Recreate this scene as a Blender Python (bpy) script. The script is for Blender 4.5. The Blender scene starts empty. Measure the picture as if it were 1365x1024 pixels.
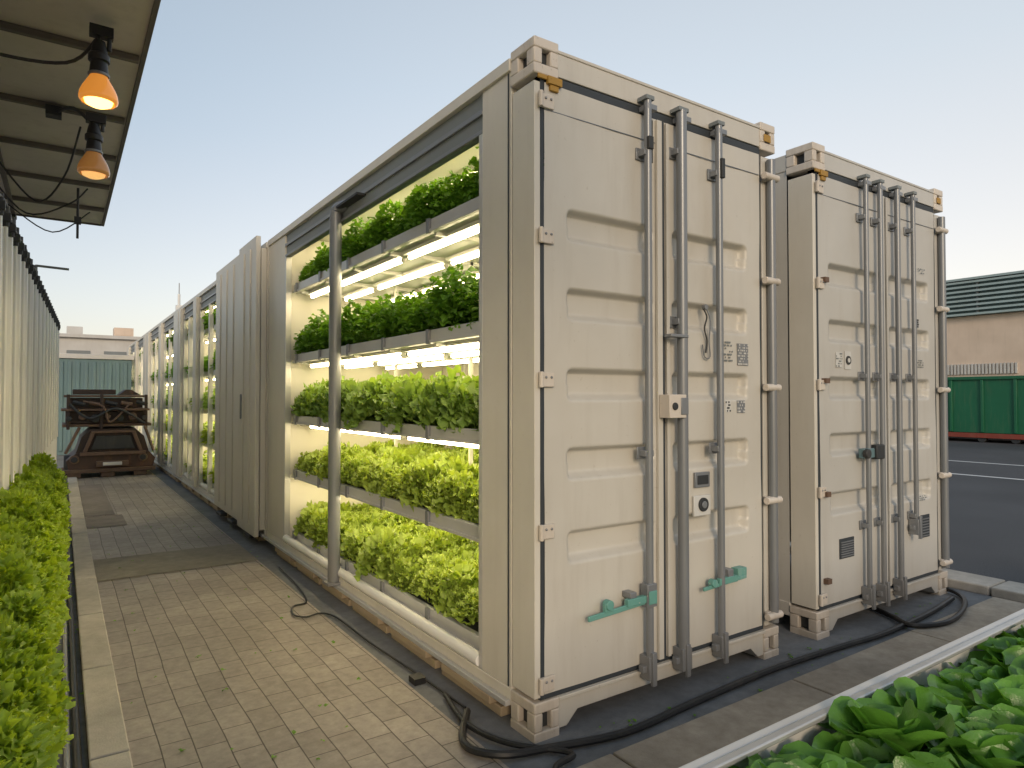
import bpy, math, random
import numpy as np
from mathutils import Vector, Matrix
random.seed(7); rng=np.random.default_rng(7)
scene=bpy.context.scene
R=math.radians

# ------------------------------------------------------------ materials
def newmat(name):
    m=bpy.data.materials.new(name); m.use_nodes=True
    nt=m.node_tree; b=nt.nodes['Principled BSDF']
    return m,nt,b
def N(nt,t,**k):
    n=nt.nodes.new(t)
    for a,v in k.items(): setattr(n,a,v)
    return n
def noise(nt,scale,detail=4,rough=.55,vec=None,mscale=None):
    tc=N(nt,'ShaderNodeTexCoord'); mp=N(nt,'ShaderNodeMapping')
    nt.links.new(tc.outputs['Object'],mp.inputs['Vector'])
    if mscale: mp.inputs['Scale'].default_value=mscale
    n=N(nt,'ShaderNodeTexNoise'); n.inputs['Scale'].default_value=scale
    n.inputs['Detail'].default_value=detail; n.inputs['Roughness'].default_value=rough
    nt.links.new(mp.outputs[0],n.inputs['Vector']); return n
def ramp(nt,src,stops):
    r=N(nt,'ShaderNodeValToRGB'); cr=r.color_ramp
    while len(cr.elements)<len(stops): cr.elements.new(.5)
    for e,(p,c) in zip(cr.elements,stops):
        e.position=p; e.color=(*c,1) if len(c)==3 else c
    nt.links.new(src,r.inputs[0]); return r
def mix(nt,fac,a,b,mode='MIX'):
    m=N(nt,'ShaderNodeMix',data_type='RGBA',blend_type=mode)
    if isinstance(fac,(int,float)): m.inputs[0].default_value=fac
    else: nt.links.new(fac,m.inputs[0])
    for i,s in ((6,a),(7,b)):
        if isinstance(s,tuple): m.inputs[i].default_value=(*s,1) if len(s)==3 else s
        else: nt.links.new(s,m.inputs[i])
    return m.outputs[2]
def bump(nt,b,h,strength=.2,dist=.01):
    bp=N(nt,'ShaderNodeBump'); bp.inputs['Strength'].default_value=strength; bp.inputs['Distance'].default_value=dist
    nt.links.new(h,bp.inputs['Height']); nt.links.new(bp.outputs[0],b.inputs['Normal'])

def paint(name,col,rough=.5,dirt=(.25,.2,.14),amt=.5,metal=0,bs=.12,cheap=False):
    m,nt,b=newmat(name)
    n1=noise(nt,1.6,2 if cheap else 4,.6)
    c=ramp(nt,n1.outputs[0],[(.3,(col[0]*.89,col[1]*.88,col[2]*.865)),(.7,col)]).outputs[0]
    n2=noise(nt,9,2 if cheap else 4,.65,mscale=(1,1,.12))
    r2=ramp(nt,n2.outputs[0],[(.52,(0,0,0)),(.78,(amt,amt,amt))])
    c=mix(nt,r2.outputs[0],c,tuple(.5*a+.5*d for a,d in zip(col,dirt)))
    if not cheap:
        n3=noise(nt,55,2); r3=ramp(nt,n3.outputs[0],[(.68,(0,0,0)),(.76,(amt*.6,)*3)])
        c=mix(nt,r3.outputs[0],c,dirt)
        tc=N(nt,'ShaderNodeTexCoord'); sp=N(nt,'ShaderNodeSeparateXYZ'); nt.links.new(tc.outputs['Object'],sp.inputs[0])
        mr=N(nt,'ShaderNodeMapRange'); mr.inputs[1].default_value=0; mr.inputs[2].default_value=.5; mr.inputs[3].default_value=.6*amt+.15; mr.inputs[4].default_value=0
        nt.links.new(sp.outputs[2],mr.inputs[0])
        mm=N(nt,'ShaderNodeMath',operation='MULTIPLY'); nt.links.new(mr.outputs[0],mm.inputs[0]); nt.links.new(n2.outputs[0],mm.inputs[1])
        c=mix(nt,mm.outputs[0],c,dirt); bump(nt,b,n1.outputs[0],bs,.02)
    nt.links.new(c,b.inputs['Base Color']); b.inputs['Roughness'].default_value=rough; b.inputs['Metallic'].default_value=metal
    return m
def emit(name,col,s,base=None):
    m,nt,b=newmat(name); b.inputs['Base Color'].default_value=(*(base or col),1)
    b.inputs['Emission Color'].default_value=(*col,1); b.inputs['Emission Strength'].default_value=s
    m.cycles.emission_sampling='FRONT'; return m
M={}
M['paint']=paint('container_paint',(.585,.56,.505),.33,amt=.38)
M['paint2']=paint('container_paint_grey',(.53,.52,.49),.38,amt=.4)
M['side']=paint('side_panel_paint',(.67,.64,.57),.36,amt=.2,bs=.06)
M['white']=paint('white_plastic',(.80,.79,.76),.4,amt=.15,cheap=True)
M['hinge']=paint('hinge_paint',(.66,.60,.53),.45,amt=.8)
M['galv']=paint('galvanised_steel',(.235,.25,.27),.34,amt=.4,metal=.3)
M['greybeam']=paint('grey_beam',(.20,.225,.235),.5,amt=.3,cheap=True)
M['alu']=paint('aluminium',(.62,.62,.61),.35,amt=.15,metal=.4,cheap=True)
M['dark']=paint('dark_rubber_and_hole_shade',(.03,.033,.036),.6,amt=.2,cheap=True)  # also the painted shade in casting holes and forklift pockets
M['black']=paint('black_cable',(.015,.015,.016),.45,amt=.2,cheap=True)
M['gasket']=paint('door_gasket',(.035,.043,.052),.6,amt=.1,cheap=True)
M['teal']=paint('teal_handle_paint',(.13,.33,.29),.45,dirt=(.55,.52,.48),amt=1.0)
M['yellow']=paint('yellow_mark',(.42,.24,.04),.6,dirt=(.06,.04,.02),amt=1.0)
M['rust']=paint('rusty_iron',(.045,.028,.022),.6,dirt=(.17,.075,.035),amt=1.0,bs=.5)
M['rust2']=paint('rusty_iron_light',(.15,.09,.06),.6,dirt=(.04,.03,.02),amt=.9,bs=.5)
M['wood']=paint('weathered_wood',(.38,.30,.2),.8,amt=.9)
M['tealbox']=paint('teal_steel',(.12,.20,.22),.6,amt=.4,cheap=True)
M['green']=paint('green_steel',(.010,.13,.06),.5,amt=.3,cheap=True)
M['redbase']=paint('red_steel',(.25,.05,.03),.6,amt=.4,cheap=True)
M['canopy']=paint('canopy_sheet',(.72,.66,.57),.7,amt=.35,cheap=True)
M['canopyrib']=paint('canopy_rib',(.17,.15,.125),.7,amt=.35,cheap=True)
M['bldg']=paint('building_render',(.72,.58,.47),.9,amt=.25,cheap=True)
M['roof']=paint('louvre_back',(.10,.17,.18),.5,amt=.3,cheap=True)
M['roofslat']=paint('louvre_slat',(.36,.46,.47),.45,amt=.3,cheap=True)
M['offwhite']=paint('distant_wall',(.60,.59,.57),.9,amt=.2,cheap=True)
M['interior']=paint('interior_liner',(.80,.77,.68),.5,amt=.1,cheap=True)
M['label']=paint('label_white',(.62,.62,.60),.5,amt=.3)
M['tube']=emit('led_tube',(1,.83,.52),18.0)
M['tubefar']=emit('led_tube_far',(1,.83,.52),24.0)
M['bulb']=emit('lamp_bulb_lit',(1,.58,.15),5.0)
M['bulb2']=emit('lamp_bulb_dim',(1,.55,.18),.8)
M['amber']=emit('amber_glass_lit',(1,.34,.04),.5,(.6,.28,.08)); M['amber'].node_tree.nodes['Principled BSDF'].inputs['Roughness'].default_value=.1
M['amber2']=emit('amber_glass',(1,.36,.05),.08,(.50,.26,.10)); M['amber2'].node_tree.nodes['Principled BSDF'].inputs['Roughness'].default_value=.1

m,nt,b=newmat('asphalt'); n=noise(nt,90,3,.7); n2=noise(nt,.35,3)
c=ramp(nt,n.outputs[0],[(.3,(.035,.036,.04)),(.7,(.095,.096,.10))]); c2=ramp(nt,n2.outputs[0],[(.3,(.7,)*3),(.7,(1.15,)*3)])
nt.links.new(mix(nt,1.0,c.outputs[0],c2.outputs[0],'MULTIPLY'),b.inputs['Base Color']); b.inputs['Roughness'].default_value=.8; bump(nt,b,n.outputs[0],.5,.01); M['asphalt']=m
def concrete(name,lo,hi,sc=14):
    m,nt,b=newmat(name); n=noise(nt,sc,6,.7); n2=noise(nt,1.3,3,.6); n3=noise(nt,140,2)
    c=ramp(nt,n.outputs[0],[(.3,lo),(.7,hi)]); c2=ramp(nt,n2.outputs[0],[(.3,(.68,)*3),(.7,(1.12,)*3)])
    nt.links.new(mix(nt,1.0,c.outputs[0],c2.outputs[0],'MULTIPLY'),b.inputs['Base Color']); b.inputs['Roughness'].default_value=.85; bump(nt,b,n3.outputs[0],.3,.006); return m
M['pad']=concrete('pad_concrete_dark',(.14,.145,.15),(.21,.215,.22))
M['patch']=concrete('patch_concrete',(.21,.185,.14),(.30,.265,.205))
M['slab']=concrete('slab_stone',(.19,.16,.14),(.27,.235,.205))
M['kerb']=concrete('kerb_stone',(.42,.38,.32),(.56,.51,.44))
M['sand']=concrete('sandy_strip',(.33,.275,.21),(.48,.41,.32))
M['gutter']=concrete('gutter',(.15,.15,.15),(.24,.24,.235))
m,nt,b=newmat('road_paint'); b.inputs['Base Color'].default_value=(.7,.7,.68,1); M['roadpaint']=m
m,nt,b=newmat('brick_pavers'); tc=N(nt,'ShaderNodeTexCoord'); mp=N(nt,'ShaderNodeMapping'); mp.inputs['Rotation'].default_value=(0,0,R(90))
nw=noise(nt,1.3,2)
nt.links.new(tc.outputs['Object'],mp.inputs[0])
vm=N(nt,'ShaderNodeVectorMath',operation='SCALE'); vm.inputs['Scale'].default_value=.03; nt.links.new(nw.outputs['Color'],vm.inputs[0])
va=N(nt,'ShaderNodeVectorMath',operation='ADD'); nt.links.new(mp.outputs[0],va.inputs[0]); nt.links.new(vm.outputs[0],va.inputs[1])
br=N(nt,'ShaderNodeTexBrick'); nt.links.new(va.outputs[0],br.inputs[0])
br.inputs['Scale'].default_value=1; br.inputs['Brick Width'].default_value=.215; br.inputs['Row Height'].default_value=.118; br.inputs['Mortar Size'].default_value=.003; br.inputs['Mortar Smooth'].default_value=.4; br.inputs['Bias'].default_value=0
br.inputs['Color1'].default_value=(.33,.285,.235,1); br.inputs['Color2'].default_value=(.41,.355,.295,1); br.inputs['Mortar'].default_value=(.105,.085,.065,1)
n=noise(nt,25,5,.7); n2=noise(nt,.9,4); c1=ramp(nt,n.outputs[0],[(.3,(.76,)*3),(.7,(1.12,)*3)]); c2=ramp(nt,n2.outputs[0],[(.3,(.72,.71,.70)),(.7,(1.1,)*3)])
c=mix(nt,1.0,mix(nt,1.0,br.outputs['Color'],c1.outputs[0],'MULTIPLY'),c2.outputs[0],'MULTIPLY')
nt.links.new(c,b.inputs['Base Color']); b.inputs['Roughness'].default_value=.6
iv=N(nt,'ShaderNodeMath',operation='SUBTRACT'); iv.inputs[0].default_value=1; nt.links.new(br.outputs['Fac'],iv.inputs[1])
ad=N(nt,'ShaderNodeMath',operation='MULTIPLY_ADD'); ad.inputs[1].default_value=.25; nt.links.new(n.outputs[0],ad.inputs[0]); nt.links.new(iv.outputs[0],ad.inputs[2])
bump(nt,b,ad.outputs[0],.5,.007); M['pavers']=m

def leafmat(name,dark,light,edge,rough=.45,trans=.35,rib=.5,pucker=False):
    m,nt,b=newmat(name); out=nt.nodes['Material Output']
    at=N(nt,'ShaderNodeAttribute',attribute_name='leaf'); sp=N(nt,'ShaderNodeSeparateColor'); nt.links.new(at.outputs['Color'],sp.inputs[0])
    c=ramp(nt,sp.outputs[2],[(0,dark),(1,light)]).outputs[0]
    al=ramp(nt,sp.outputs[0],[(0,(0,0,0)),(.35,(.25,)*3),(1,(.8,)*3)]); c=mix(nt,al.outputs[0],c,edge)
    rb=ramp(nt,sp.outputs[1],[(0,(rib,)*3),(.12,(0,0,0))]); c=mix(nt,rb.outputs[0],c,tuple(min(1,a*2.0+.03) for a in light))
    if pucker:
        n=noise(nt,55,3,.6); n2=noise(nt,9,2); v=ramp(nt,n2.outputs[0],[(.3,(.7,.72,.7)),(.7,(1.3,1.25,1.2))]); c=mix(nt,1.0,c,v.outputs[0],'MULTIPLY'); bump(nt,b,n.outputs[0],.5,.006)
    nt.links.new(c,b.inputs['Base Color']); b.inputs['Roughness'].default_value=rough
    tr=N(nt,'ShaderNodeBsdfTranslucent'); nt.links.new(mix(nt,1.0,c,(1.3,1.25,.5),'MULTIPLY'),tr.inputs[0])
    ms=N(nt,'ShaderNodeMixShader'); ms.inputs[0].default_value=trans
    nt.links.new(b.outputs[0],ms.inputs[1]); nt.links.new(tr.outputs[0],ms.inputs[2]); nt.links.new(ms.outputs[0],out.inputs[0]); return m
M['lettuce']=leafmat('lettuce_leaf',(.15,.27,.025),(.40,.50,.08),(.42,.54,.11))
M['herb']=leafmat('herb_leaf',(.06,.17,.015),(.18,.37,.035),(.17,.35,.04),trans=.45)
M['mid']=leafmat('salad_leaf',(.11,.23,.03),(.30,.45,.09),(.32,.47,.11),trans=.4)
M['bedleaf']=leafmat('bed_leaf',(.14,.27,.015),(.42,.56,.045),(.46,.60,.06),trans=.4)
M['round']=leafmat('butterhead_leaf',(.06,.19,.03),(.15,.35,.06),(.13,.32,.05),rough=.3,trans=.3,rib=.45,pucker=True)

# ------------------------------------------------------------ mesh helpers
def empty(name,loc=(0,0,0)):
    o=bpy.data.objects.new(name,None); scene.collection.objects.link(o); o.empty_display_size=.2; return o
class MB:
    def __init__(s): s.v=[];s.f=[];s.m=[];s.mats=[]
    def mi(s,k):
        if k not in s.mats: s.mats.append(k)
        return s.mats.index(k)
    def add(s,vs,fs,k):
        o=len(s.v); s.v+= [tuple(v) for v in vs]; i=s.mi(k)
        for f in fs: s.f.append(tuple(a+o for a in f)); s.m.append(i)
    def box(s,x0,x1,y0,y1,z0,z1,k,rot=None):
        vs=[(x0,y0,z0),(x1,y0,z0),(x1,y1,z0),(x0,y1,z0),(x0,y0,z1),(x1,y0,z1),(x1,y1,z1),(x0,y1,z1)]
        if rot:
            c=Vector(((x0+x1)/2,(y0+y1)/2,(z0+z1)/2)); vs=[c+rot@(Vector(v)-c) for v in vs]
        s.add(vs,[(0,3,2,1),(4,5,6,7),(0,1,5,4),(1,2,6,5),(2,3,7,6),(3,0,4,7)],k)
    def prism(s,pts,axis,a0,a1,k):
        n=len(pts); f=lambda p,a:{'x':(a,p[0],p[1]),'y':(p[0],a,p[1]),'z':(p[0],p[1],a)}[axis]
        vs=[f(p,a0) for p in pts]+[f(p,a1) for p in pts]
        fs=[tuple(range(n)),tuple(range(2*n-1,n-1,-1))]+[(i,(i+n),(i+1)%n+n,(i+1)%n) for i in range(n)]
        s.add(vs,fs,k)
    def cyl(s,p0,p1,r,k,n=14,r1=None,cap=True):
        p0=Vector(p0);p1=Vector(p1);d=(p1-p0).normalized();r1=r if r1 is None else r1
        a=d.orthogonal().normalized();b=d.cross(a)
        c=[(math.cos(2*math.pi*i/n),math.sin(2*math.pi*i/n)) for i in range(n)]
        vs=[p0+a*x*r+b*y*r for x,y in c]+[p1+a*x*r1+b*y*r1 for x,y in c]
        fs=[(i,(i+1)%n,(i+1)%n+n,i+n) for i in range(n)]
        if cap: fs+=[tuple(range(n-1,-1,-1)),tuple(range(n,2*n))]
        s.add(vs,fs,k)
    def path(s,pts,r,k,n=8,sub=6):
        P=[Vector(p) for p in pts]; Q=[]
        for i in range(len(P)-1):
            a=P[max(i-1,0)];b=P[i];c=P[i+1];d=P[min(i+2,len(P)-1)]
            for j in range(sub):
                t=j/sub; Q.append(.5*((2*b)+(c-a)*t+(2*a-5*b+4*c-d)*t*t+(3*b-a-3*c+d)*t**3))
        Q.append(P[-1]); vs=[];up=Vector((0,0,1))
        for i,q in enumerate(Q):
            t=(Q[min(i+1,len(Q)-1)]-Q[max(i-1,0)]).normalized()
            u=up if abs(t.z)<.9 else Vector((1,0,0))
            a=t.cross(u).normalized();b=a.cross(t)
            for j in range(n):
                an=2*math.pi*j/n; vs.append(q+a*math.cos(an)*r+b*math.sin(an)*r)
        fs=[(i*n+j,i*n+(j+1)%n,(i+1)*n+(j+1)%n,(i+1)*n+j) for i in range(len(Q)-1) for j in range(n)]
        s.add(vs,fs,k)
    def lathe(s,prof,c,k,n=20):
        vs=[];
        for r,z in prof:
            for j in range(n):
                an=2*math.pi*j/n; vs.append((c[0]+r*math.cos(an),c[1]+r*math.sin(an),c[2]+z))
        fs=[(i*n+j,i*n+(j+1)%n,(i+1)*n+(j+1)%n,(i+1)*n+j) for i in range(len(prof)-1) for j in range(n)]
        s.add(vs,fs,k)
    def build(s,name,parent=None,bevel=.003,ang=35):
        me=bpy.data.meshes.new(name); me.from_pydata(s.v,[],s.f)
        for k in s.mats: me.materials.append(M[k])
        me.polygons.foreach_set('material_index',s.m)
        import bmesh
        bm=bmesh.new(); bm.from_mesh(me); bmesh.ops.recalc_face_normals(bm,faces=bm.faces); bm.to_mesh(me); bm.free()
        me.polygons.foreach_set('use_smooth',[True]*len(me.polygons)); me.set_sharp_from_angle(angle=R(ang)); me.update()
        o=bpy.data.objects.new(name,me); scene.collection.objects.link(o)
        if parent: o.parent=parent
        if bevel:
            b=o.modifiers.new('bevel','BEVEL'); b.width=bevel; b.segments=2; b.limit_method='ANGLE'; b.angle_limit=R(50); b.harden_normals=False
        return o
def npmesh(name,V,F,mat,parent=None,attr=None,smooth=True):
    me=bpy.data.meshes.new(name); me.vertices.add(len(V)); me.vertices.foreach_set('co',V.astype(np.float32).ravel())
    me.loops.add(F.size); me.loops.foreach_set('vertex_index',F.astype(np.int32).ravel())
    me.polygons.add(len(F)); me.polygons.foreach_set('loop_start',np.arange(0,F.size,4,dtype=np.int32))
    me.update(calc_edges=True)
    if smooth: me.polygons.foreach_set('use_smooth',np.ones(len(F),dtype=bool))
    if attr is not None:
        a=me.attributes.new('leaf','FLOAT_COLOR','POINT'); A=np.ones((len(V),4),np.float32); A[:,:3]=attr; a.data.foreach_set('color',A.ravel())
    me.materials.append(mat); me.validate()
    o=bpy.data.objects.new(name,me); scene.collection.objects.link(o)
    if parent: o.parent=parent
    return o

# ------------------------------------------------------------ foliage templates
def grid_faces(nu,nv):
    f=[]
    for j in range(nv-1):
        for i in range(nu-1):
            a=j*nu+i; f.append((a,a+1,a+nu+1,a+nu))
    return np.array(f)
def leaf(L,W,e0,curl,ruf,freq,nu,nv,shape='frill',cup=0.):
    t=np.linspace(0,1,nv); u=np.linspace(-1,1,nu); ang=e0-curl*t**1.3
    ds=L/(nv-1); r=np.concatenate([[0],np.cumsum(np.cos(ang[:-1])*ds)]); z=np.concatenate([[0],np.cumsum(np.sin(ang[:-1])*ds)])
    if shape=='frill': w=W*(.18+.82*t**.7)*np.sqrt(np.clip(1-((t-.55)/.62)**4,.05,1))
    elif shape=='oval': w=W*np.sin(np.pi*np.clip(t*.94+.04,0,1))**.8
    else: # spoon
        w=np.where(t<.3,W*.16,W*np.sqrt(np.clip(1-((t-.66)/.36)**2,.02,1)))
    T,U=np.meshgrid(t,u,indexing='ij'); ph=rng.uniform(0,6.28,2)
    nrm_r=-np.sin(ang)[:,None]; nrm_z=np.cos(ang)[:,None]
    off=ruf*(np.abs(U)**1.6)*(np.sin(freq*T*6.28+ph[0]+U*1.5)+.6*np.sin(freq*1.9*T*6.28+ph[1])) + ruf*.8*(T**4)*np.sin(U*freq*2.2+ph[1]) + cup*U**2*w[:,None]
    X=r[:,None]+nrm_r*off; Y=U*w[:,None]*(1+.12*np.sin(freq*T*9+ph[0])*np.abs(U)); Z=z[:,None]+nrm_z*off
    V=np.stack([X+0*U,Y,Z+0*U],-1).reshape(-1,3)
    A=np.stack([T.ravel(),np.abs(U).ravel(),np.full(T.size,rng.uniform())],-1)
    return V,grid_faces(nu,nv),A
def rotz(a): c,s=math.cos(a),math.sin(a); return np.array([[c,-s,0],[s,c,0],[0,0,1]])
def rotx(a): c,s=math.cos(a),math.sin(a); return np.array([[1,0,0],[0,c,-s],[0,s,c]])
def roty(a): c,s=math.cos(a),math.sin(a); return np.array([[c,0,s],[0,1,0],[-s,0,c]])
def merge(parts):
    V=[];F=[];A=[];o=0
    for v,f,a in parts: V.append(v);F.append(f+o);A.append(a);o+=len(v)
    return np.concatenate(V),np.concatenate(F),np.concatenate(A)
def frisee(n,rad,h,ls,nu=4,nv=5):
    ps=[]
    for i in range(n):
        q=((i+.5)/n)**.5; an=i*2.39996+rng.uniform(-.3,.3)
        v,f,a=leaf(ls*rng.uniform(.6,1.3),ls*.46*rng.uniform(.7,1.2),R(84-60*q+rng.uniform(-18,18)),R(60),ls*.24,rng.uniform(1.6,2.8),nu,nv)
        v=v@rotx(rng.uniform(-.6,.6)).T; v=v@rotz(an+rng.uniform(-.5,.5)).T
        v=v+np.array([math.cos(an)*rad*q*.9,math.sin(an)*rad*q*.9,h*(1-q*q*.95)*rng.uniform(.75,1.08)])
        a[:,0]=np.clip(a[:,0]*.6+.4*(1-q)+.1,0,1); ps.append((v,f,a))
    return merge(ps)
def bush(n,rad,h,ls):
    ps=[]
    for i in range(n):
        v,f,a=leaf(ls*rng.uniform(.6,1.25),ls*.36,R(rng.uniform(-10,55)),R(60),.005,2,3,4,'oval',cup=.25)
        v=v@rotx(rng.uniform(-.6,.6)).T
        an=rng.uniform(0,6.28); q=rng.uniform()**.5; zz=h*(1-.5*q*q)*rng.uniform(.12,1)**.7
        v=v@rotz(an+rng.uniform(-.8,.8)).T+np.array([math.cos(an)*rad*q,math.sin(an)*rad*q,zz]); ps.append((v,f,a))
    return merge(ps)
def spoon(n,L):
    ps=[]
    for i in range(n):
        k=i/n; v,f,a=leaf(L*(1-.35*k)*rng.uniform(.88,1.1),L*.44*rng.uniform(.85,1.12),R(26+50*k+rng.uniform(-7,7)),R(38-10*k),.005,1.4,9,12,'spoon',cup=rng.uniform(.1,.45))
        v[:,0]+=.006; v=v@rotx(rng.uniform(-.25,.25)).T; v=v@rotz(i*2.4+rng.uniform(-.25,.25)).T; ps.append((v,f,a))
    return merge(ps)
T_fr=[frisee(130,.085,.12,.045) for _ in range(6)]
T_frL=[frisee(95,.10,.15,.062) for _ in range(5)]
T_herb=[bush(240,.10,.27,.046) for _ in range(4)]
T_low=[bush(60,.12,.26,.085) for _ in range(3)]
T_sp=[spoon(16,.215) for _ in range(6)]
def scatter(name,temps,places,mat,parent=None):
    VV=[];FF=[];AA=[];o=0
    for (x,y,z,s,tx,ty) in places:
        v,f,a=temps[rng.integers(len(temps))]
        Mx=roty(ty)@rotx(tx)@rotz(rng.uniform(0,6.28))
        sc=np.array([s,s,s*rng.uniform(.85,1.15)])
        v=(v*sc)@Mx.T+np.array([x,y,z]); a=a.copy(); a[:,2]=np.clip(a[:,2]*.6+rng.uniform(0,.4),0,1)
        VV.append(v);FF.append(f+o);AA.append(a);o+=len(v)
    return npmesh(name,np.concatenate(VV),np.concatenate(FF),mat,parent,np.concatenate(AA))
def rowpl(x0,x1,y0,y1,z,sx,sy,sc,jit=.02,tilt=.15):
    out=[]
    for x in np.arange(x0,x1,sx):
        for y in np.arange(y0,y1,sy):
            out.append((x+rng.uniform(-jit,jit),y+rng.uniform(-jit,jit),z+rng.uniform(-.01,.015),sc*rng.uniform(.8,1.2),rng.uniform(-tilt,tilt),rng.uniform(-tilt,tilt)))
    return out

# ------------------------------------------------------------ ground
def sheet(name,x0,x1,y0,y1,z,k,parent=None):
    b=MB(); b.add([(x0,y0,z),(x1,y0,z),(x1,y1,z),(x0,y1,z)],[(0,1,2,3)],k); return b.build(name,parent,bevel=0)
sheet('asphalt_ground',-600,600,-600,600,0,'asphalt')
sheet('concrete_pad',1.42,5.46,1.95,24,.008,'pad')
sheet('paver_walkway',.24,1.42,-3,24,.012,'pavers')
sheet('concrete_patch',.245,1.419,5.95,6.75,.017,'patch')
b=MB(); b.add([(.245,8.4,.017),(.62,8.4,.017),(.62,9.2,.017),(.245,9.2,.017)],[(0,1,2,3)],'slab'); b.add([(.245,9.25,.017),(.55,9.25,.017),(.55,12.6,.017),(.245,12.6,.017)],[(0,1,2,3)],'slab'); b.build('stone_slab',None,0)
b=MB(); y=-2
while y<14: b.box(.105,.238,y,y+.985,0,.045,'kerb'); y+=1.0
b.build('walkway_kerb',None,.006)
b=MB(); b.box(-.6,.103,-3,24,0,.006,'gutter'); b.cyl((.07,-1,.02),(.07,14,.02),.014,'black'); b.cyl((.035,-1,.018),(.035,14,.018),.011,'galv'); b.build('drain_gutter',None,0)
b=MB(); q=.6
while q<5.4: b.box(q,min(q+1.19,5.44),1.21,1.94,0,.028,'sand'); q+=1.2
b.build('sandy_kerb_strip',None,.006)
b=MB()
for i in range(14): b.box(5.47,5.78,-4+i*2.0,-4+i*2.0+1.985,0,.07,'kerb')
b.build('road_kerb',None,.01)
b=MB()
for xx,w in ((13.6,.14),(16.4,.14)):
    b.add([(xx,-30,.005),(xx+w,-30,.005),(xx+w,60,.005),(xx,60,.005)],[(0,1,2,3)],'roadpaint')
b.build('road_marking',None,0)
# fallen leaf bits and grit on the paving
lt=[leaf(.022,.009,0.1,.3,.003,2,3,4,'oval') for _ in range(5)]
scatter('leaf_litter',lt,[(rng.uniform(.26,1.45),rng.uniform(2,9),.021,rng.uniform(.5,1.3),rng.uniform(-.3,.3),rng.uniform(-.3,.3)) for _ in range(70)]+[(rng.uniform(1.45,5.2),rng.uniform(1.97,2.15),.016,rng.uniform(.4,1.1),0,0) for _ in range(40)]+[(rng.uniform(-.02,.1),rng.uniform(1,8),.012,rng.uniform(.6,1.4),0,0) for _ in range(50)],M['herb'])

# ------------------------------------------------------------ containers
H=2.9; CX0,CX1=1.612,3.262; CY=2.199
def casting(mb,x0,x1,y0,y1,z0,z1):
    t=.045; w=.044
    mb.box(x0,x1,y0,y1,z0,z0+t,'hinge'); mb.box(x0,x1,y0,y1,z1-t,z1,'hinge')
    e=.001
    for xa,xb in ((x0+e,x0+w),(x1-w,x1-e)):
        for ya,yb in ((y0+e,y0+w+.014),(y1-w-.014,y1-e)): mb.box(xa,xb,ya,yb,z0+t,z1-t,'hinge')
    g=.03; mb.box(x0+g,x1-g,y0+g,y1-g,z0+t,z1-t,'dark')  # dark core block stands in for the shade inside the casting holes
def heightpanel(name,parent,x0,x1,z0,z1,rects,y,mat,depth=.044,slope=.02):
    nx=int((x1-x0)/.009)+1; nz=int((z1-z0)/.007)+1
    xs=np.linspace(x0,x1,nx); zs=np.linspace(z0,z1,nz); Z,X=np.meshgrid(zs,xs,indexing='ij'); D=np.zeros_like(X)
    for (a,b_,c,d) in rects:
        r=.03; cx=(a+b_)/2;cz=(c+d)/2;qx=np.abs(X-cx)-(b_-a)/2+r; qz=np.abs(Z-cz)-(d-c)/2+r
        sd=np.hypot(np.maximum(qx,0),np.maximum(qz,0))+np.minimum(np.maximum(qx,qz),0)-r
        sl=np.where(Z<cz,slope*1.9,slope)
        t=np.clip(-sd/sl,0,1); D=np.maximum(D,depth*t*t*(3-2*t))
    D+=.0014*np.sin(X*9+Z*3)+.0012*np.sin(Z*7-X*4)+.0006*np.sin(X*31+Z*17)
    V=np.stack([X,y+D,Z],-1).reshape(-1,3); F=grid_faces(nx,nz)
    return npmesh(name,V,F,mat,parent)
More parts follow.
